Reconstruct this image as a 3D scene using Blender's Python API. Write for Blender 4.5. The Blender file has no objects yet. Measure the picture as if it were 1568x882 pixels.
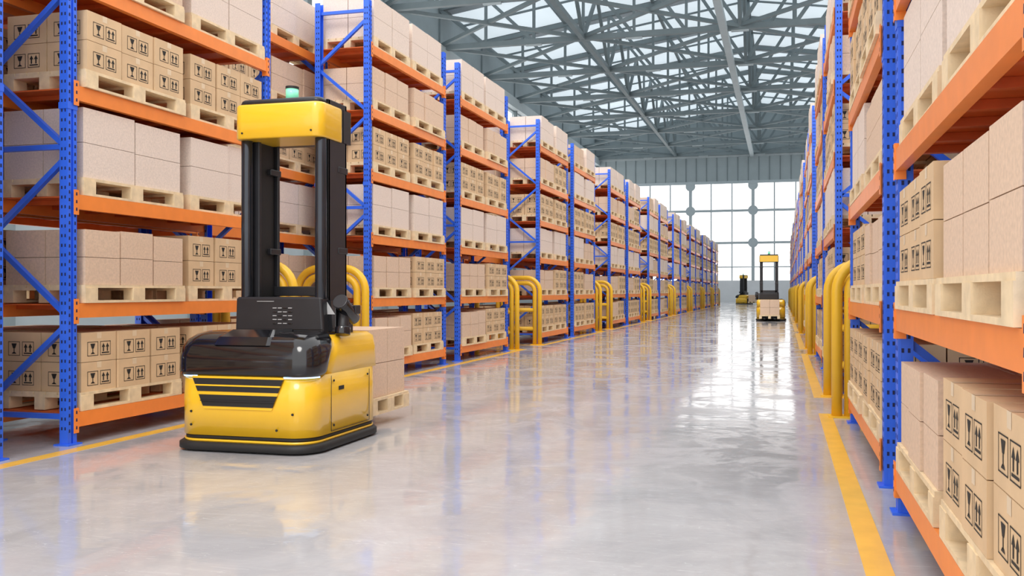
import bpy, math, random
from mathutils import Vector
random.seed(7)
S = bpy.context.scene
COL = S.collection

# ------------------------------------------------------------ materials
def new_mat(name):
    m = bpy.data.materials.new(name); m.use_nodes = True
    nt = m.node_tree
    b = nt.nodes.get("Principled BSDF")
    return m, nt, b

def simple(name, col, rough=0.5, metal=0.0, var=0.06, scale=8.0, coat=0.0, emis=None, estr=0.0, bump=0.0):
    m, nt, b = new_mat(name)
    tc = nt.nodes.new("ShaderNodeTexCoord")
    n = nt.nodes.new("ShaderNodeTexNoise"); n.inputs["Scale"].default_value = scale
    n.inputs["Detail"].default_value = 4
    nt.links.new(tc.outputs["Object"], n.inputs["Vector"])
    r = nt.nodes.new("ShaderNodeValToRGB")
    r.color_ramp.elements[0].position = 0.3; r.color_ramp.elements[1].position = 0.7
    r.color_ramp.elements[0].color = (*[max(0, c*(1-var)) for c in col], 1)
    r.color_ramp.elements[1].color = (*[min(1, c*(1+var)) for c in col], 1)
    nt.links.new(n.outputs["Fac"], r.inputs["Fac"])
    nt.links.new(r.outputs["Color"], b.inputs["Base Color"])
    b.inputs["Roughness"].default_value = rough
    b.inputs["Metallic"].default_value = metal
    b.inputs["Coat Weight"].default_value = coat
    b.inputs["Coat Roughness"].default_value = 0.08
    if emis:
        b.inputs["Emission Color"].default_value = (*emis, 1)
        b.inputs["Emission Strength"].default_value = estr
    if bump:
        bp = nt.nodes.new("ShaderNodeBump"); bp.inputs["Strength"].default_value = bump
        bp.inputs["Distance"].default_value = 0.005
        n2 = nt.nodes.new("ShaderNodeTexNoise"); n2.inputs["Scale"].default_value = scale*12
        nt.links.new(tc.outputs["Object"], n2.inputs["Vector"])
        nt.links.new(n2.outputs["Fac"], bp.inputs["Height"])
        nt.links.new(bp.outputs["Normal"], b.inputs["Normal"])
    return m

M = {}
M['blue'] = simple("blue_painted_steel", (0.035, 0.15, 0.85), 0.35, var=0.05)
M['hole'] = simple("punched_hole_dark", (0.01, 0.015, 0.08), 0.8)
M['orange'] = simple("orange_painted_steel", (0.92, 0.265, 0.045), 0.36, var=0.05)
M['orangedk'] = simple("orange_shelf_deck", (0.75, 0.15, 0.03), 0.45, var=0.08)
M['wood'] = simple("pallet_pine_wood", (0.80, 0.63, 0.40), 0.7, var=0.12, scale=14, bump=0.2)
M['card'] = simple("brown_cardboard", (0.70, 0.495, 0.29), 0.75, var=0.07, scale=5, bump=0.12)
M['plain'] = simple("pale_brown_cardboard", (0.72, 0.53, 0.385), 0.75, var=0.09, scale=60, bump=0.12)
M['white'] = simple("whitish_cardboard", (0.78, 0.655, 0.565), 0.75, var=0.09, scale=70, bump=0.12)
M['ink'] = simple("black_print_ink", (0.02, 0.018, 0.015), 0.7)
M['tape'] = simple("packing_tape", (0.76, 0.60, 0.40), 0.35)
M['yellow'] = simple("yellow_machine_paint", (0.90, 0.53, 0.02), 0.28, var=0.02, coat=0.6)
M['rail'] = simple("yellow_guard_paint", (0.88, 0.52, 0.03), 0.35, var=0.03)
M['black'] = simple("black_gloss_plastic", (0.008, 0.008, 0.010), 0.13, var=0.05, coat=0.3)
M['dark'] = simple("dark_grey_steel", (0.016, 0.016, 0.019), 0.36, var=0.1)
M['rubber'] = simple("black_rubber_skirt", (0.012, 0.012, 0.012), 0.6)
M['led'] = simple("led_strip", (0.4, 0.6, 1.0), 0.3, emis=(0.35, 0.6, 1.0), estr=2.2)
M['green'] = simple("green_beacon_lens", (0.25, 0.75, 0.5), 0.12, emis=(0.25, 0.9, 0.55), estr=0.35)
M['label'] = simple("grey_label_print", (0.45, 0.45, 0.45), 0.5)
M['chrome'] = simple("polished_mast_tube", (0.05, 0.055, 0.065), 0.18, metal=0.7)
M['truss'] = simple("grey_painted_truss_steel", (0.18, 0.222, 0.235), 0.5, var=0.08, scale=1)
M['trusslt'] = simple("light_grey_truss_steel", (0.48, 0.54, 0.56), 0.5, var=0.05, scale=1)
M['wall'] = simple("grey_metal_cladding", (0.35, 0.41, 0.43), 0.6, var=0.04, scale=1)
M['wallwhite'] = simple("white_low_wall", (0.76, 0.78, 0.80), 0.6, var=0.03, scale=1)
M['roof'] = simple("white_roof_sheet", (0.50, 0.56, 0.60), 0.6, var=0.04, scale=1)
M['sky'] = simple("translucent_skylight_panel", (0.58, 0.68, 0.74), 0.6, emis=(0.84, 0.94, 1.0), estr=0.62, scale=0.25, var=0.15)
M['mull'] = simple("window_mullion_grey", (0.46, 0.53, 0.56), 0.5, var=0.04)
M['line'] = simple("yellow_floor_paint", (0.86, 0.50, 0.07), 0.3, var=0.08, scale=6)

# floor : polished concrete
def floor_mat():
    m, nt, b = new_mat("polished_concrete")
    L = nt.links; N = nt.nodes
    tc = N.new("ShaderNodeTexCoord")
    n1 = N.new("ShaderNodeTexNoise"); n1.inputs["Scale"].default_value = 0.9; n1.inputs["Detail"].default_value = 10
    n1.inputs["Roughness"].default_value = 0.7; n1.inputs["Distortion"].default_value = 0.7
    L.new(tc.outputs["Object"], n1.inputs["Vector"])
    r1 = N.new("ShaderNodeValToRGB")
    r1.color_ramp.elements[0].position = 0.35; r1.color_ramp.elements[0].color = (0.395, 0.395, 0.41, 1)
    r1.color_ramp.elements[1].position = 0.65; r1.color_ramp.elements[1].color = (0.52, 0.515, 0.53, 1)
    L.new(n1.outputs["Fac"], r1.inputs["Fac"])
    def scratch(sc, rot, wdt, scale, dist):
        mp = N.new("ShaderNodeMapping"); mp.inputs["Scale"].default_value = sc; mp.inputs["Rotation"].default_value = (0, 0, rot)
        L.new(tc.outputs["Object"], mp.inputs["Vector"])
        n2 = N.new("ShaderNodeTexNoise"); n2.inputs["Scale"].default_value = scale; n2.inputs["Detail"].default_value = 4; n2.inputs["Distortion"].default_value = dist
        L.new(mp.outputs["Vector"], n2.inputs["Vector"])
        r2 = N.new("ShaderNodeValToRGB")
        e = r2.color_ramp.elements
        e[0].position = 0.5-wdt; e[0].color = (0, 0, 0, 1)
        e[1].position = 0.50; e[1].color = (1, 1, 1, 1)
        e2 = e.new(0.5+wdt); e2.color = (0, 0, 0, 1)
        L.new(n2.outputs["Fac"], r2.inputs["Fac"])
        return r2.outputs["Color"]
    s1 = scratch((0.4, 6, 1), 0.6, 0.0030, 2.2, 0.8)
    s2 = scratch((0.5, 6, 1), -0.9, 0.0030, 1.9, 0.9)
    mxs = N.new("ShaderNodeMath"); mxs.operation = 'MAXIMUM'
    L.new(s1, mxs.inputs[0]); L.new(s2, mxs.inputs[1])
    mul = N.new("ShaderNodeMath"); mul.operation = 'MULTIPLY'; mul.inputs[1].default_value = 0.4
    L.new(mxs.outputs[0], mul.inputs[0])
    mx = N.new("ShaderNodeMix"); mx.data_type = 'RGBA'
    L.new(mul.outputs[0], mx.inputs[0])
    L.new(r1.outputs["Color"], mx.inputs[6]); mx.inputs[7].default_value = (0.75, 0.75, 0.77, 1)
    L.new(mx.outputs[2], b.inputs["Base Color"])
    n3 = N.new("ShaderNodeTexNoise"); n3.inputs["Scale"].default_value = 1.5; n3.inputs["Detail"].default_value = 12
    n3.inputs["Roughness"].default_value = 0.75; n3.inputs["Distortion"].default_value = 1.0
    L.new(tc.outputs["Object"], n3.inputs["Vector"])
    mr = N.new("ShaderNodeMapRange"); mr.inputs[1].default_value = 0.48; mr.inputs[2].default_value = 0.56
    mr.inputs[3].default_value = 0.05; mr.inputs[4].default_value = 0.22
    L.new(n3.outputs["Fac"], mr.inputs[0])
    L.new(mr.outputs[0], b.inputs["Roughness"])
    bp = N.new("ShaderNodeBump"); bp.inputs["Strength"].default_value = 0.18; bp.inputs["Distance"].default_value = 0.01
    n4 = N.new("ShaderNodeTexNoise"); n4.inputs["Scale"].default_value = 6; n4.inputs["Detail"].default_value = 9
    L.new(tc.outputs["Object"], n4.inputs["Vector"])
    L.new(n4.outputs["Fac"], bp.inputs["Height"])
    L.new(bp.outputs["Normal"], b.inputs["Normal"])
    b.inputs["IOR"].default_value = 1.68
    return m
M['floor'] = floor_mat()

# ------------------------------------------------------------ mesh builder
class MB:
    def __init__(s): s.v = []; s.f = []; s.m = []; s.slots = []; s.sm = []
    def mi(s, k):
        if k not in s.slots: s.slots.append(k)
        return s.slots.index(k)
    def face(s, pts, k, smooth=False):
        o = len(s.v); s.v += [tuple(p) for p in pts]
        s.f.append(tuple(range(o, o+len(pts)))); s.m.append(s.mi(k)); s.sm.append(smooth)
    def box(s, x0, x1, y0, y1, z0, z1, k):
        o = len(s.v)
        s.v += [(x0,y0,z0),(x1,y0,z0),(x1,y1,z0),(x0,y1,z0),(x0,y0,z1),(x1,y0,z1),(x1,y1,z1),(x0,y1,z1)]
        for f in ((0,3,2,1),(4,5,6,7),(0,1,5,4),(1,2,6,5),(2,3,7,6),(3,0,4,7)):
            s.f.append(tuple(o+i for i in f)); s.m.append(s.mi(k)); s.sm.append(False)
    def bar(s, p, q, r, k, sides=4, r2=None, smooth=False):
        p = Vector(p); q = Vector(q); t = (q-p).normalized()
        up = Vector((0,0,1)) if abs(t.z) < 0.95 else Vector((1,0,0))
        a = t.cross(up).normalized(); b = a.cross(t)
        off = math.pi/4 if sides == 4 else 0
        rr = r*1.4142 if sides == 4 else r
        r2 = rr if r2 is None else r2
        o = len(s.v)
        for c, R in ((p, rr), (q, r2)):
            for i in range(sides):
                an = off+2*math.pi*i/sides
                s.v.append(tuple(c + a*math.cos(an)*R + b*math.sin(an)*R))
        k = s.mi(k)
        for i in range(sides):
            j = (i+1) % sides
            s.f.append((o+i, o+j, o+sides+j, o+sides+i)); s.m.append(k); s.sm.append(smooth)
        s.f.append(tuple(o+i for i in reversed(range(sides)))); s.m.append(k); s.sm.append(False)
        s.f.append(tuple(o+sides+i for i in range(sides))); s.m.append(k); s.sm.append(False)
    def sweep(s, pts, r, k, sides=12, pn=Vector((0,1,0))):
        pts = [Vector(p) for p in pts]; n = len(pts); o = len(s.v); k = s.mi(k)
        for i, p in enumerate(pts):
            t = (pts[min(i+1,n-1)]-pts[max(i-1,0)]).normalized()
            b = t.cross(pn).normalized()
            for j in range(sides):
                an = 2*math.pi*j/sides
                s.v.append(tuple(p + pn*math.cos(an)*r + b*math.sin(an)*r))
        for i in range(n-1):
            for j in range(sides):
                j2 = (j+1) % sides
                s.f.append((o+i*sides+j, o+i*sides+j2, o+(i+1)*sides+j2, o+(i+1)*sides+j)); s.m.append(k); s.sm.append(True)
        s.f.append(tuple(o+j for j in reversed(range(sides)))); s.m.append(k); s.sm.append(False)
        s.f.append(tuple(o+(n-1)*sides+j for j in range(sides))); s.m.append(k); s.sm.append(False)
    def loft(s, secs, k, seg=6, smooth=True):
        o = len(s.v); n = 4*(seg+1); ki = s.mi(k)
        for (z,x0,x1,y0,y1,r) in secs:
            for (cx,cy,a0) in ((x1-r,y1-r,0),(x0+r,y1-r,90),(x0+r,y0+r,180),(x1-r,y0+r,270)):
                for i in range(seg+1):
                    a = math.radians(a0+90*i/seg)
                    s.v.append((cx+r*math.cos(a), cy+r*math.sin(a), z))
        for i in range(len(secs)-1):
            for j in range(n):
                j2 = (j+1) % n
                s.f.append((o+i*n+j, o+i*n+j2, o+(i+1)*n+j2, o+(i+1)*n+j)); s.m.append(ki); s.sm.append(smooth)
        s.f.append(tuple(o+j for j in reversed(range(n)))); s.m.append(ki); s.sm.append(False)
        s.f.append(tuple(o+(len(secs)-1)*n+j for j in range(n))); s.m.append(ki); s.sm.append(False)
    def mesh(s, name):
        me = bpy.data.meshes.new(name)
        me.from_pydata(s.v, [], s.f)
        for k in s.slots: me.materials.append(M[k])
        me.polygons.foreach_set("material_index", s.m)
        me.polygons.foreach_set("use_smooth", s.sm)
        me.update()
        return me
def obj(name, me, loc=(0,0,0), rz=0.0, parent=None):
    if isinstance(me, MB): me = me.mesh(name)
    o = bpy.data.objects.new(name, me); COL.objects.link(o)
    o.location = loc; o.rotation_euler = (0,0,rz)
    if parent: o.parent = parent
    return o
def bevel(o, w=0.01, seg=2):
    md = o.modifiers.new("bevel", 'BEVEL'); md.width = w; md.segments = seg; md.limit_method = 'ANGLE'; md.angle_limit = math.radians(50)
    return o

# ------------------------------------------------------------ layout constants
XL, XR = -5.38, 0.60
BAY, GAP, PERIOD, Y0 = 2.79, 0.585, 8.5, 2.33
NB = 9
DEPTH = 0.80
LEV = [0.25+0.855*i for i in range(6)]
POST_H = 5.12
WALL_Y = 100.0
WL, WR = -21.0, 16.2

# ------------------------------------------------------------ rack mesh
def rack_mesh():
    b = MB()
    pw, pd = 0.09, 0.08
    for ys in (0.0, BAY-pw):
        for xs, sgn in ((0.0, 1), (DEPTH-pd, -1)):
            f0, f1 = (xs, xs+0.018) if sgn == 1 else (xs+pd-0.018, xs+pd)
            b.box(f0, f1, ys, ys+0.034, 0, POST_H, 'blue')
            b.box(f0, f1, ys+pw-0.034, ys+pw, 0, POST_H, 'blue')
            w0, w1 = (f1, f1+0.004) if sgn == 1 else (f0-0.004, f0)
            b.box(w0, w1, ys+0.03, ys+pw-0.03, 0, POST_H, 'blue')
            b.box(xs+0.001, xs+pd-0.001, ys+0.002, ys+0.006, 0, POST_H, 'blue')
            b.box(xs+0.001, xs+pd-0.001, ys+pw-0.006, ys+pw-0.002, 0, POST_H, 'blue')
            b.box(xs-0.03, xs+pd+0.03, ys-0.025, ys+pw+0.025, 0, 0.012, 'blue')
            fx = f0-0.001 if sgn == 1 else f1+0.001
            z = 0.10
            while z < POST_H-0.05:
                for c in (ys+0.017, ys+pw-0.017):
                    b.face([(fx,c-0.008,z),(fx,c+0.008,z),(fx,c+0.006,z+0.026),(fx,c-0.006,z+0.026)], 'hole')
                z += 0.06
            z = 0.12
            while z < POST_H-0.05:
                for fy in (ys+0.001, ys+pw-0.001):
                    for cx in (xs+0.025, xs+0.057):
                        b.face([(cx-0.007,fy,z),(cx+0.007,fy,z),(cx+0.007,fy,z+0.024),(cx-0.007,fy,z+0.024)], 'hole')
                z += 0.075
            b.box(xs-0.004, xs+pd+0.004, ys-0.004, ys+pw+0.004, 2.62, 2.67, 'blue')
        yc = ys+pw/2
        zs = [0.33+0.655*i for i in range(8)]
        for i in range(7):
            xa, xb = (DEPTH-0.05, 0.05) if i % 2 == 0 else (0.05, DEPTH-0.05)
            b.bar((xa, yc, zs[i]+0.03), (xb, yc, zs[i+1]-0.05), 0.02, 'blue')
        for z in (0.22, 2.33, 4.98):
            b.bar((0.05, yc, z), (DEPTH-0.05, yc, z), 0.02, 'blue')
    for t in LEV:
        for xs in (-0.012, DEPTH-0.04):
            x1 = xs+0.052
            b.box(xs, x1, pw, BAY-pw, t-0.115, t, 'orange')
            b.box(xs-0.004, x1+0.002, pw-0.006, pw+0.006, t-0.16, t+0.035, 'orange')
            b.box(xs-0.004, x1+0.002, BAY-pw-0.006, BAY-pw+0.006, t-0.16, t+0.035, 'orange')
            xf = xs-0.006 if xs < 0 else x1+0.002
            for ya, yb in ((pw-0.045, pw+0.004), (BAY-pw-0.004, BAY-pw+0.045)):
                b.box(xf, xf+0.005, ya, yb, t-0.16, t+0.035, 'orange')
                xx = xf-0.001 if xs < 0 else xf+0.006
                for zz in (t-0.13, t-0.07, t-0.01):
                    b.face([(xx,(ya+yb)/2-0.008,zz),(xx,(ya+yb)/2+0.008,zz),(xx,(ya+yb)/2+0.006,zz+0.025),(xx,(ya+yb)/2-0.006,zz+0.025)], 'hole')
        n = 7
        for i in range(n):
            yc = pw+0.2+(BAY-2*pw-0.4)*i/(n-1)
            b.box(0.04, DEPTH-0.04, yc-0.025, yc+0.025, t-0.055, t-0.018, 'orangedk')
        b.box(0.04, DEPTH-0.04, pw+0.02, BAY-pw-0.02, t-0.017, t-0.006, 'orangedk')
    return b.mesh("pallet_rack_mesh")
RACK = rack_mesh()

# ------------------------------------------------------------ pallets and boxes
def pallet(b, x0, y0, z, W=0.80, L=1.20):
    for (a, c) in ((0, .10), (W/2-.05, W/2+.05), (W-.10, W)):
        b.box(x0+a, x0+c, y0, y0+L, z, z+0.02, 'wood')
        for (p, q) in ((0, .13), (L/2-.07, L/2+.07), (L-.13, L)):
            b.box(x0+a, x0+c, y0+p, y0+q, z+0.02, z+0.10, 'wood')
    n = 7
    for (p, q) in ((0, .13), (L/2-.07, L/2+.07), (L-.13, L)):
        b.box(x0, x0+W, y0+p, y0+q, z+0.10, z+0.121, 'wood')
    for i in range(n):
        s = W/n
        b.box(x0+i*s+0.006, x0+(i+1)*s-0.006, y0, y0+L, z+0.121, z+0.144, 'wood')

def icons(b, o, u, v, n, sc):
    def P(a, c): return tuple(Vector(o)+Vector(u)*a*sc+Vector(v)*c*sc+Vector(n)*0.0015)
    def q(a0, c0, a1, c1): b.face([P(a0,c0),P(a1,c0),P(a1,c1),P(a0,c1)], 'ink')
    for cx in (-0.062, 0.062):
        s = 0.052; t = 0.0045
        q(cx-s, -s, cx+s, -s+t); q(cx-s, s-t, cx+s, s); q(cx-s, -s, cx-s+t, s); q(cx+s-t, -s, cx+s, s)
    cx = 0.062
    for d in (-0.02, 0.02):
        b.face([P(cx+d-0.017, 0.008), P(cx+d+0.017, 0.008), P(cx+d, 0.038)], 'ink')
        q(cx+d-0.006, -0.024, cx+d+0.006, 0.008)
    q(cx-0.037, -0.038, cx+0.037, -0.029)
    cx = -0.062
    b.face([P(cx-0.024, 0.038), P(cx-0.010, 0.002), P(cx+0.010, 0.002), P(cx+0.024, 0.038)], 'ink')
    q(cx-0.004, -0.03, cx+0.004, 0.004)
    b.face([P(cx-0.022, -0.038), P(cx+0.022, -0.038), P(cx+0.008, -0.026), P(cx-0.008, -0.026)], 'ink')

def stack(b, x0, y0, z, kind, W=0.80, L=1.20, rnd=random, h=None):
    mat = {'icon': 'card', 'plain': 'plain', 'white': 'white'}[kind]
    ncol = {'icon': 3, 'plain': 3, 'white': 2}[kind]
    H = h or {'icon': 0.475, 'plain': 0.445, 'white': 0.55}[kind]
    nd, nl = 2, 2
    m = 0.01
    cw = (L-2*m)/ncol; dw = (W-2*m)/nd
    for i in range(ncol):
        Hc = H*rnd.uniform(0.975, 1.025) if kind != 'icon' else H
        lh = Hc/nl
        jx = rnd.uniform(-0.008, 0.015); jy = rnd.uniform(-0.004, 0.004)
        for d in range(nd):
            xa = x0+m+d*dw+0.004+jx; xb = xa+dw-0.010
            ya = y0+m+i*cw+0.009+jy; yb = ya+cw-0.018
            for l in range(nl):
                za = z+l*lh+0.0; zb = za+lh-0.004
                b.box(xa, xb, ya, yb, za, zb, mat)
                if kind == 'icon':
                    ym = (ya+yb)/2
                    if l == nl-1:
                        b.face([(xa,ym-.025,zb+.001),(xb,ym-.025,zb+.001),(xb,ym+.025,zb+.001),(xa,ym+.025,zb+.001)], 'tape')
                    zc = (za+zb)/2
                    if d == 0:
                        b.face([(xa-.001,ym-.025,zb),(xa-.001,ym+.025,zb),(xa-.001,ym+.025,zb-.05),(xa-.001,ym-.025,zb-.05)], 'tape')
                        icons(b, (xa, ym, zc-0.015), (0,-1,0), (0,0,1), (-1,0,0), 1.1)
                    if d == nd-1:
                        icons(b, (xb, ym, zc-0.015), (0,1,0), (0,0,1), (1,0,0), 1.1)
                    if i == 0:
                        icons(b, ((xa+xb)/2, ya, zc-0.015), (1,0,0), (0,0,1), (0,-1,0), 1.1)
                    if i == ncol-1:
                        icons(b, ((xa+xb)/2, yb, zc-0.015), (-1,0,0), (0,0,1), (0,1,0), 1.1)

def load_mesh(name, pat, seed):
    r = random.Random(seed); b = MB()
    for li, (ka, kb) in enumerate(pat):
        z = LEV[li]+0.002
        for k, y in ((ka, 0.135), (kb, BAY-0.135-1.2)):
            yy = y+r.uniform(-0.02, 0.02); xx = -0.012+r.uniform(-0.03, 0.015)
            pallet(b, xx, yy, z)
            stack(b, xx, yy, z+0.145, k, rnd=r)
    return b.mesh(name)
I, P_, W_ = 'icon', 'plain', 'white'
LOADS = [
 load_mesh("load_a", [(I,P_),(I,P_),(W_,W_),(I,I),(P_,P_),(W_,W_)], 1),
 load_mesh("load_b", [(I,I),(I,P_),(W_,W_),(I,I),(I,P_),(W_,W_)], 2),
 load_mesh("load_c", [(I,I),(P_,I),(P_,W_),(I,I),(W_,W_),(W_,P_)], 3),
]
HERO_L = load_mesh("load_hero_left", [(I,I),(I,P_),(W_,W_),(I,I),(W_,P_),(W_,W_)], 11)
HERO_R = load_mesh("load_hero_right", [(I,P_),(P_,I),(W_,W_),(W_,W_),(I,I),(W_,W_)], 12)

def bay(side, xf, y, load, name_l="cardboard_boxes_on_pallets"):
    if side > 0:
        loc = (xf, y, 0); rz = 0
    else:
        loc = (xf, y+BAY, 0); rz = math.pi
    obj("pallet_rack", RACK, loc, rz)
    obj(name_l, load, loc, rz)

for n in range(NB):
    for k in range(2):
        y = Y0+n*PERIOD+k*(BAY+GAP)
        c = n*2+k
        bay(-1, XL, y, HERO_L if c == 1 else (LOADS[0] if c == 2 else LOADS[c % 3]))
        bay(+1, XR, y, HERO_R if c == 0 else LOADS[(c+1) % 3])
XL2 = XL-DEPTH-0.20-DEPTH
for i in range(14):
    y = 3.1+i*(BAY+0.0)
    obj("pallet_rack", RACK, (XL2, y, 0), 0)
    obj("cardboard_boxes_on_pallets", LOADS[(i+2) % 3], (XL2, y, 0), 0)
XR2 = XR+DEPTH+0.20+DEPTH
for i in range(12):
    y = 1.2+i*BAY
    obj("pallet_rack", RACK, (XR2, y+BAY, 0), math.pi)
    obj("cardboard_boxes_on_pallets", LOADS[i % 3], (XR2, y+BAY, 0), math.pi)

# ------------------------------------------------------------ guard rails
def guard_mesh(W=0.98):
    b = MB()
    def hoop(x0, x1, h, r=0.05, R=0.26):
        pts = [(x0,0,0)]
        for i in range(9):
            a = math.pi - math.pi/2*i/8
            pts.append((x0+R+R*math.cos(a), 0, h-R+R*math.sin(a)))
        for i in range(9):
            a = math.pi/2 - math.pi/2*i/8
            pts.append((x1-R+R*math.cos(a), 0, h-R+R*math.sin(a)))
        pts.append((x1,0,0))
        b.sweep(pts, r, 'rail', 16)
    hoop(0, W, 1.50, R=0.30)
    hoop(0.115, W-0.115, 1.385, R=0.19)
    b.bar((0.115,0,0.78),(W-0.115,0,0.78), 0.045, 'rail', 12, smooth=True)
    b.bar((0.115,0,0.36),(W-0.115,0,0.36), 0.045, 'rail', 12, smooth=True)
    for x in (0.06, W-0.06):
        b.box(x-0.14, x+0.14, -0.09, 0.09, 0, 0.015, 'rail')
    return b.mesh("rack_end_guard")
G = guard_mesh()
for n in range(NB):
    ys = Y0+n*PERIOD; ye = ys+2*BAY+GAP
    for y in (ys-0.30, ye+0.30):
        obj("rack_end_guard_rail", G, (XL+0.10, y, 0), math.pi)
        if n > 0 or y > ys:
            obj("rack_end_guard_rail", G, (XR-0.10, y, 0), 0)

# ------------------------------------------------------------ floor lines
lb = MB()
for n in range(NB):
    ys = Y0+n*PERIOD-0.5; ye = Y0+n*PERIOD+2*BAY+GAP+0.5
    for (xa, xb) in ((XL-2.0, XL+0.25), (XR-0.26, XR+2.0)):
        w = 0.12; z0, z1 = 0.0, 0.003
        lb.box(xa, xa+w, ys, ye, z0, z1, 'line'); lb.box(xb-w, xb, ys, ye, z0, z1, 'line')
        lb.box(xa+w, xb-w, ys, ys+w, z0, z1, 'line'); lb.box(xa+w, xb-w, ye-w, ye, z0, z1, 'line')
obj("floor_safety_lines", lb)

# ------------------------------------------------------------ autonomous forklift
def forklift_meshes():
    parts = {}
    b = MB()
    b.loft([(0.012,-.585,.585,-.015,1.17,.20),(0.02,-.61,.60,-.03,1.18,.21),(0.06,-.61,.60,-.03,1.18,.21),(0.075,-.585,.575,-.01,1.16,.19)], 'rubber', 10)
    b.loft([(0.075,-.565,.565,0.0,1.15,.18),(0.095,-.57,.57,-.003,1.15,.18)], 'yellow', 10)
    b.loft([(0.095,-.562,.562,0.006,1.145,.18),(0.125,-.562,.562,.006,1.145,.18)], 'rubber', 10)
    b.loft([(0.125,-.57,.57,-.003,1.15,.18),(0.40,-.572,.572,-.004,1.15,.18),(0.575,-.565,.565,0.0,1.15,.18)], 'yellow', 10)
    b.loft([(0.575,-.565,.565,.24,1.15,.10),(0.74,-.56,.56,.34,1.145,.10),(0.83,-.545,.545,.40,1.13,.09),(0.862,-.51,.51,.44,1.09,.08)], 'yellow', 10)
    parts['chassis'] = b
    b = MB()
    b.loft([(0.572,-.578,.578,-.012,.30,.15),(0.60,-.588,.588,-.022,.33,.155),(0.70,-.588,.588,-.018,.37,.155),
            (0.78,-.578,.578,.0,.42,.155),(0.835,-.55,.55,.035,.46,.15),(0.872,-.50,.50,.09,.49,.13),(0.892,-.44,.44,.16,.5,.10)], 'black', 10)
    b.loft([(0.80,-.24,.24,-.004,.5,.03),(0.86,-.23,.23,.04,.5,.03),(0.91,-.18,.18,.15,.5,.02)], 'black', 3, False)
    parts['hood'] = b
    b = MB()
    def trap(z0, z1, k, yy):
        def hw(z): return 0.285+(z-0.33)*0.42
        p = [(-hw(z0)-.02,yy,z0),(hw(z0)-.02,yy,z0),(hw(z1)-.02,yy,z1),(-hw(z1)-.02,yy,z1)]
        b.face(p, k)
        q = [(a[0], 0.01, a[2]) for a in p]
        for i in range(4):
            j = (i+1) % 4
            b.face([p[j], p[i], q[i], q[j]], k)
    trap(0.325, 0.568, 'yellow', -0.014)
    trap(0.455, 0.552, 'rubber', -0.018)
    trap(0.345, 0.430, 'rubber', -0.018)
    trap(0.495, 0.506, 'yellow', -0.022); trap(0.382, 0.389, 'dark', -0.026)
    for sx in (-1, 1):
        pts = []
        for i in range(7):
            a = math.radians(270 + sx*(80*i/6))
            pts.append((sx*(.57-.18)+.183*math.cos(a)*1.0, 0.0-.003+.18+.186*math.sin(a)))
        pts = [(sx*0.36, pts[0][1])]+pts
        for (p, q) in zip(pts[:-1], pts[1:]):
            f = [(p[0],p[1]-.003,.560),(q[0],q[1]-.003,.560),(q[0],q[1]-.003,.575),(p[0],p[1]-.003,.575)]
            if sx < 0: f.reverse()
            b.face(f, 'led')
    for (x, z) in ((-.42,.20),(.30,.18),(-.42,.30),(.43,.30)):
        b.bar((x,-.003,z),(x,-.010,z), .009, 'rubber', 10)
    for sx in (-1, 1):
        x = sx*0.5725
        def sq(y0,y1,z0,z1,k): b.box(min(x,x+sx*.003), max(x,x+sx*.003), y0,y1,z0,z1,k)
        sq(.42,.50,.44,.47,'rubber')
        sq(.30,.303,.14,.56,'dark'); sq(.93,.933,.14,.56,'dark'); sq(.303,.93,.137,.14,'dark')
        for (yy, zz) in ((.34,.18),(.34,.52),(.90,.18),(.90,.52)):
            b.bar((x,yy,zz),(x+sx*.006,yy,zz), .009, 'rubber', 10)
    parts['trim_details'] = b
    b = MB()
    b.loft([(.86,-.40,.38,.40,.80,.02),(1.14,-.39,.36,.40,.78,.02),(1.155,-.38,.35,.41,.77,.02)], 'dark', 3, False)
    for i in range(4):
        for j in range(5):
            x = -.06+i*.045; z = .945+j*.030
            b.box(x, x+.034, .392, .402, z, z+.007, 'label' if (i+j) % 3 else 'black')
    b.box(-.20, -.05, .394, .402, 1.118, 1.123, 'label')
    b.box(-.38, .38, .393, .401, .90, .906, 'black')
    parts['console'] = b
    b = MB()
    for sx in (-1, 1):
        c = sx*.305
        b.bar((c+sx*.02,.455,1.14),(c+sx*.02,.455,2.42), .045, 'chrome', 20, smooth=True)
        b.box(c-.06, c+.06, .50, .53, 1.1, 2.71, 'dark')
        b.box(min(c+sx*.06,c+sx*.035), max(c+sx*.06,c+sx*.035), .50, .80, 1.1, 2.71, 'dark')
        b.box(c-.06, c+.06, .77, .80, 1.1, 2.71, 'dark')
        b.box(c-.045, c+.03, .54, .76, .55, 2.62, 'rubber')
        for z in (1.5, 2.15):
            b.box(c-.066, c+.066, .66, .81, z, z+.05, 'dark')
    b.box(-.32,.32,.76,.80,1.16,1.24,'dark'); b.box(-.32,.32,.76,.80,2.60,2.70,'dark')
    b.box(-.36,.36,.84,.92,.10,1.10,'dark')
    parts['mast'] = b
    b = MB()
    b.loft([(2.395,-.375,.375,.36,.74,.07),(2.405,-.385,.385,.35,.74,.08),(2.65,-.385,.385,.35,.74,.08),(2.665,-.375,.375,.36,.74,.07)], 'yellow', 8)
    b.loft([(2.665,-.36,.36,.38,.86,.05),(2.70,-.35,.35,.39,.85,.05),(2.71,-.34,.34,.40,.84,.05)], 'dark', 5)
    b.box(-.37,.37,.735,.86,2.40,2.665,'dark')
    b.box(-.36,.36,.86,.88,2.41,2.66,'yellow')
    b.bar((-.30,.352,2.44),(-.30,.344,2.44), .008, 'rubber', 8)
    b.bar((.30,.352,2.44),(.30,.344,2.44), .008, 'rubber', 8)
    parts['mast_head_cover'] = b
    b = MB()
    b.bar((0,.58,2.705),(0,.58,2.735), .06, 'rubber', 20)
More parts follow.
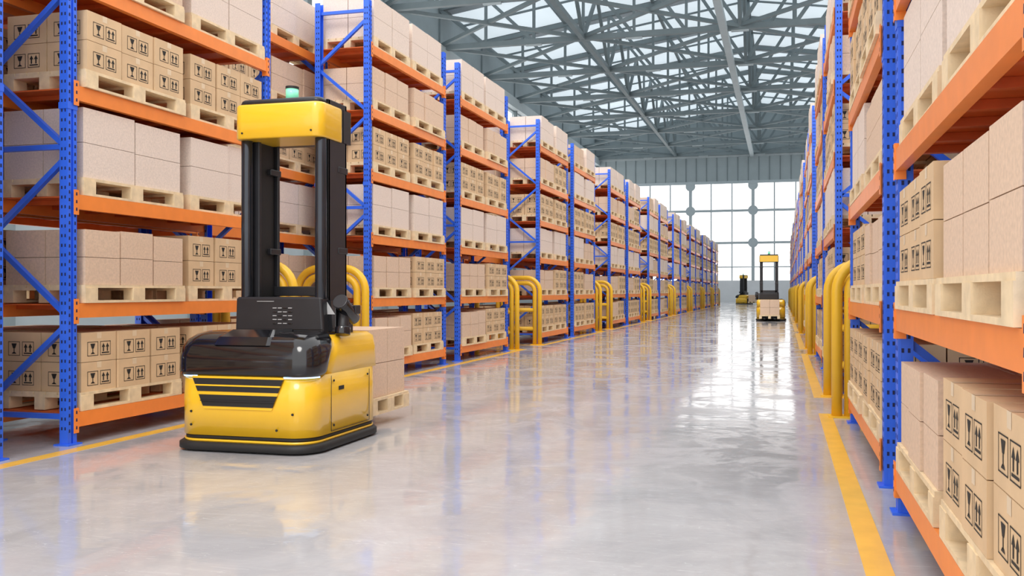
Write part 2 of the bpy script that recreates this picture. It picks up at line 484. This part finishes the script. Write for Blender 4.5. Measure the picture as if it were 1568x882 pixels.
    b.bar((0,.58,2.735),(0,.58,2.82), .05, 'green', 20, smooth=True)
    b.bar((0,.58,2.82),(0,.58,2.84), .052, 'rubber', 20)
    parts['beacon_light'] = b
    b = MB()
    b.box(.36,.44,.48,.72,.88,1.13,'black')
    b.box(.40,.56,.58,.66,1.02,1.09,'dark')
    b.bar((.50,.44,1.12),(.50,.66,.98), .055, 'black', 16, smooth=True)
    b.bar((.50,.43,1.126),(.50,.45,1.114), .062, 'dark', 16)
    b.bar((.47,.56,1.06),(.49,.50,.86), .045, 'dark', 14, smooth=True)
    b.bar((.49,.50,.92),(.495,.485,.86), .06, 'black', 14, smooth=True)
    b.face([(.365,.477,1.12),(.435,.477,1.02),(.365,.477,1.02)], 'label')
    parts['scanner_sensor'] = b
    b = MB()
    b.box(-.34,.34,1.15,1.23,.08,.55,'dark')
    for sx in (-1, 1):
        f = sx*.2-.04
        b.box(f-.05, f+.05, 1.22, 1.98, .105, .128, 'dark')
        b.box(f-.04, f+.04, 1.15, 1.45, .05, .105, 'dark')
        b.bar((f-.03,1.38,.05),(f+.03,1.38,.05), .05, 'rubber', 14)
    parts['fork_carriage'] = b
    return {k: v.mesh("forklift_"+k) for k, v in parts.items()}
FK = forklift_meshes()
def load_on_fork():
    b = MB()
    z = 0.0
    pallet(b, 0, 0, z, W=0.80, L=0.80)
    for i in range(2):
        for d in range(2):
            for l in range(2):
                x = 0.02+d*.375; y = 0.03+i*.375
                b.box(x, x+.367, y, y+.367, z+.146+l*.305, z+.146+l*.305+.30, 'plain')
    return b.mesh("fork_load")
FL = load_on_fork()
def forklift(x, y, rz, zl=0.11):
    e = bpy.data.objects.new("autonomous_forklift", None); COL.objects.link(e)
    e.location = (x, y, 0); e.rotation_euler = (0,0,rz)
    for k, me in FK.items():
        o = obj(k, me, parent=e)
        if k in ('chassis', 'hood', 'trim_details'): o.location.x = -0.075
        if k in ('console', 'scanner_sensor', 'mast', 'fork_carriage'): bevel(o, .006, 2)
    o = obj("lifted_pallet", FL, (-.44, 1.25, zl), 0, e)
    return e
forklift(-3.82, 5.76, 0)
forklift(-0.55, 37.9, math.pi)
forklift(-4.1, 84.0, math.radians(-115))

# ------------------------------------------------------------ building shell
b = MB(); b.box(WL, WR, -12, WALL_Y, -0.2, 0.0, 'floor'); obj("floor", b)

EAVE, RIDGE, BOT = 19.2, 22.0, 16.5
XC = (WL+WR)/2
def roof_z(x):
    return RIDGE-(RIDGE-EAVE)*abs(x-XC)/((WR-WL)/2)
b = MB()
b.box(WL, WR, WALL_Y, WALL_Y+.3, 0, 2.4, 'wallwhite')
b.box(WL, WR, WALL_Y, WALL_Y+.3, 13.4, BOT+.3, 'wall')
b.face([(WL,WALL_Y,BOT+.3),(WR,WALL_Y,BOT+.3),(WR,WALL_Y,EAVE),(XC,WALL_Y,RIDGE),(WL,WALL_Y,EAVE)], 'wall')
x = WL
while x < WR:
    b.box(x, x+.08, WALL_Y-.05, WALL_Y, 13.4, BOT+.3, 'truss'); x += 1.15
b.box(WL, WR, WALL_Y-.3, WALL_Y, BOT-.35, BOT+.15, 'trusslt')
b.box(WL, WR, WALL_Y-.15, WALL_Y, 13.2, 13.5, 'mull')
obj("wall_back", b)
b = MB()
for i in range(-3, 3):
    X = -3.2+6.9*i
    if WL < X < WR: b.box(X-.17, X+.17, WALL_Y-.05, WALL_Y+.25, 2.4, 13.3, 'mull')
    for j in (1, 2):
        xx = X+2.3*j
        if WL < xx < WR: b.box(xx-.07, xx+.07, WALL_Y+.05, WALL_Y+.2, 2.4, 13.3, 'mull')
    for z in (13.0, 10.2, 6.6):
        if WL < X < WR:
            b.bar((X,WALL_Y-.1,z),(X,WALL_Y+.0,z), .55, 'mull', 16)
for z, t in ((10.2,.13),(6.6,.13),(3.9,.06)):
    b.box(WL, WR, WALL_Y, WALL_Y+.2, z-t, z+t, 'mull')
obj("window_1", b)
for nm, X, s, wn in (("wall_left", WL, -1, "window_2"), ("wall_right", WR, 1, "window_3")):
    b = MB(); xa, xb = sorted((X, X+s*.3))
    b.box(xa, xb, 4, WALL_Y, 0, 8.5, 'wall'); b.box(xa, xb, 4, WALL_Y, 15.6, EAVE, 'wall')
    for k in range(13):
        yy = 4+8*k; xi = X-s*.2
        b.box(min(X,xi), max(X,xi), yy-.2, yy+.2, 0, BOT, 'truss')
    obj(nm, b)
    b = MB()
    for k in range(48):
        yy = 4+2*k; b.box(xa+.1, xb-.1, yy-.05, yy+.05, 8.5, 15.6, 'mull')
    for z in (10.8, 13.2): b.box(xa+.1, xb-.1, 4, WALL_Y, z-.06, z+.06, 'mull')
    obj(wn, b)
RY0 = 36
b = MB()
y = RY0
while y < WALL_Y:
    for (xa, xb) in ((WL, XC), (XC, WR)):
        za, zb = roof_z(xa), roof_z(xb)
        b.face([(xa,y,za),(xb,y,zb),(xb,y+2.0,zb),(xa,y+2.0,za)], 'roof')
        b.face([(xa,y+2.0,za),(xb,y+2.0,zb),(xb,y+8,zb),(xa,y+8,za)], 'sky')
    y += 8
obj("ceiling", b)
b = MB()
nodes = [WL+(WR-WL)*i/12 for i in range(13)]
ty = [RY0+8*k for k in range(9)]
ty = [t for t in ty if t < WALL_Y-1]+[WALL_Y-.6]
for y in ty:
    b.bar((WL,y,BOT),(WR,y,BOT), .16, 'truss')
    b.bar((WL,y,EAVE-.25),(XC,y,RIDGE-.25), .14, 'truss'); b.bar((XC,y,RIDGE-.25),(WR,y,EAVE-.25), .14, 'truss')
    for i, x in enumerate(nodes):
        b.bar((x,y,BOT),(x,y,roof_z(x)-.25), .08, 'truss')
        if i < 12:
            x2 = nodes[i+1]
            if i < 6: b.bar((x,y,roof_z(x)-.25),(x2,y,BOT), .10, 'truss')
            else: b.bar((x,y,BOT),(x2,y,roof_z(x2)-.25), .10, 'truss')
    for i in (2,4,6,8,10):
        b.bar((nodes[i]-.5,y,BOT-.18),(nodes[i]+.5,y,BOT-.18), .08, 'trusslt')
for i in range(0, 13, 2):
    x = nodes[i]
    b.bar((x,ty[0],roof_z(x)-.1),(x,WALL_Y,roof_z(x)-.1), .10, 'truss')
for i in (0, 3, 9, 12):
    b.bar((nodes[i],ty[0],BOT),(nodes[i],WALL_Y,BOT), .15, 'truss')
b.bar((XC-.9,ty[0],BOT-.2),(XC-.9,WALL_Y,BOT-.2), .2, 'trusslt')
for a, c in zip(ty[:-1], ty[1:]):
    for i in (3, 6, 9):
        x = nodes[i]; m = (a+c)/2; zt = roof_z(x)-.25
        b.bar((x,a,BOT),(x,m,zt), .10, 'truss'); b.bar((x,m,zt),(x,c,BOT), .10, 'truss')
    for (i, j) in ((0,3),(3,6),(6,9),(9,12)):
        b.bar((nodes[i],a,BOT+.05),(nodes[j],c,BOT+.05), .10, 'truss')
        b.bar((nodes[j],a,BOT+.1),(nodes[i],c,BOT+.1), .10, 'truss')
    yy = (a+c)/2
    b.bar((WL,yy,EAVE-.15),(XC,yy,RIDGE-.15), .06, 'truss'); b.bar((XC,yy,RIDGE-.15),(WR,yy,EAVE-.15), .06, 'truss')
obj("roof_truss", b)
b = MB(); b.box(WL, WL+.5, 4, WALL_Y, 15.7, 16.5, 'trusslt'); b.box(WR-.5, WR, 4, WALL_Y, 15.7, 16.5, 'trusslt')
obj("trim_1", b)

# ------------------------------------------------------------ light
w = bpy.data.worlds.new("World"); S.world = w; w.use_nodes = True
nt = w.node_tree; bg = nt.nodes["Background"]
tc = nt.nodes.new("ShaderNodeTexCoord"); sp = nt.nodes.new("ShaderNodeSeparateXYZ")
rp = nt.nodes.new("ShaderNodeValToRGB")
rp.color_ramp.elements[0].position = 0.45; rp.color_ramp.elements[0].color = (0.98, 0.97, 0.96, 1)
rp.color_ramp.elements[1].position = 1.0; rp.color_ramp.elements[1].color = (0.98, 0.975, 0.98, 1)
mr = nt.nodes.new("ShaderNodeMapRange"); mr.inputs[1].default_value = -1; mr.inputs[2].default_value = 1
nt.links.new(tc.outputs["Generated"], sp.inputs[0]); nt.links.new(sp.outputs[2], mr.inputs[0])
nt.links.new(mr.outputs[0], rp.inputs["Fac"]); nt.links.new(rp.outputs["Color"], bg.inputs["Color"])
bg.inputs["Strength"].default_value = 1.8
sun = bpy.data.lights.new("sun", 'SUN'); sun.energy = 1.2; sun.angle = math.radians(20); sun.color = (1, .97, .93)
so = bpy.data.objects.new("sun_light", sun); COL.objects.link(so); so.rotation_euler = (math.radians(42), math.radians(5), 0)

# ------------------------------------------------------------ camera
cam = bpy.data.cameras.new("camera"); co = bpy.data.objects.new("camera", cam); COL.objects.link(co)
co.location = (0, 0, 1.2); co.rotation_euler = (math.radians(90), 0, math.radians(14))
cam.sensor_width = 36; cam.lens = 36*1350/1568
cam.shift_x = -(862-784)/1568; cam.shift_y = 5/1568
cam.clip_end = 400; cam.clip_start = 0.05
S.camera = co
S.view_settings.view_transform = 'Standard'
S.view_settings.look = 'None'
S.view_settings.exposure = 0.1
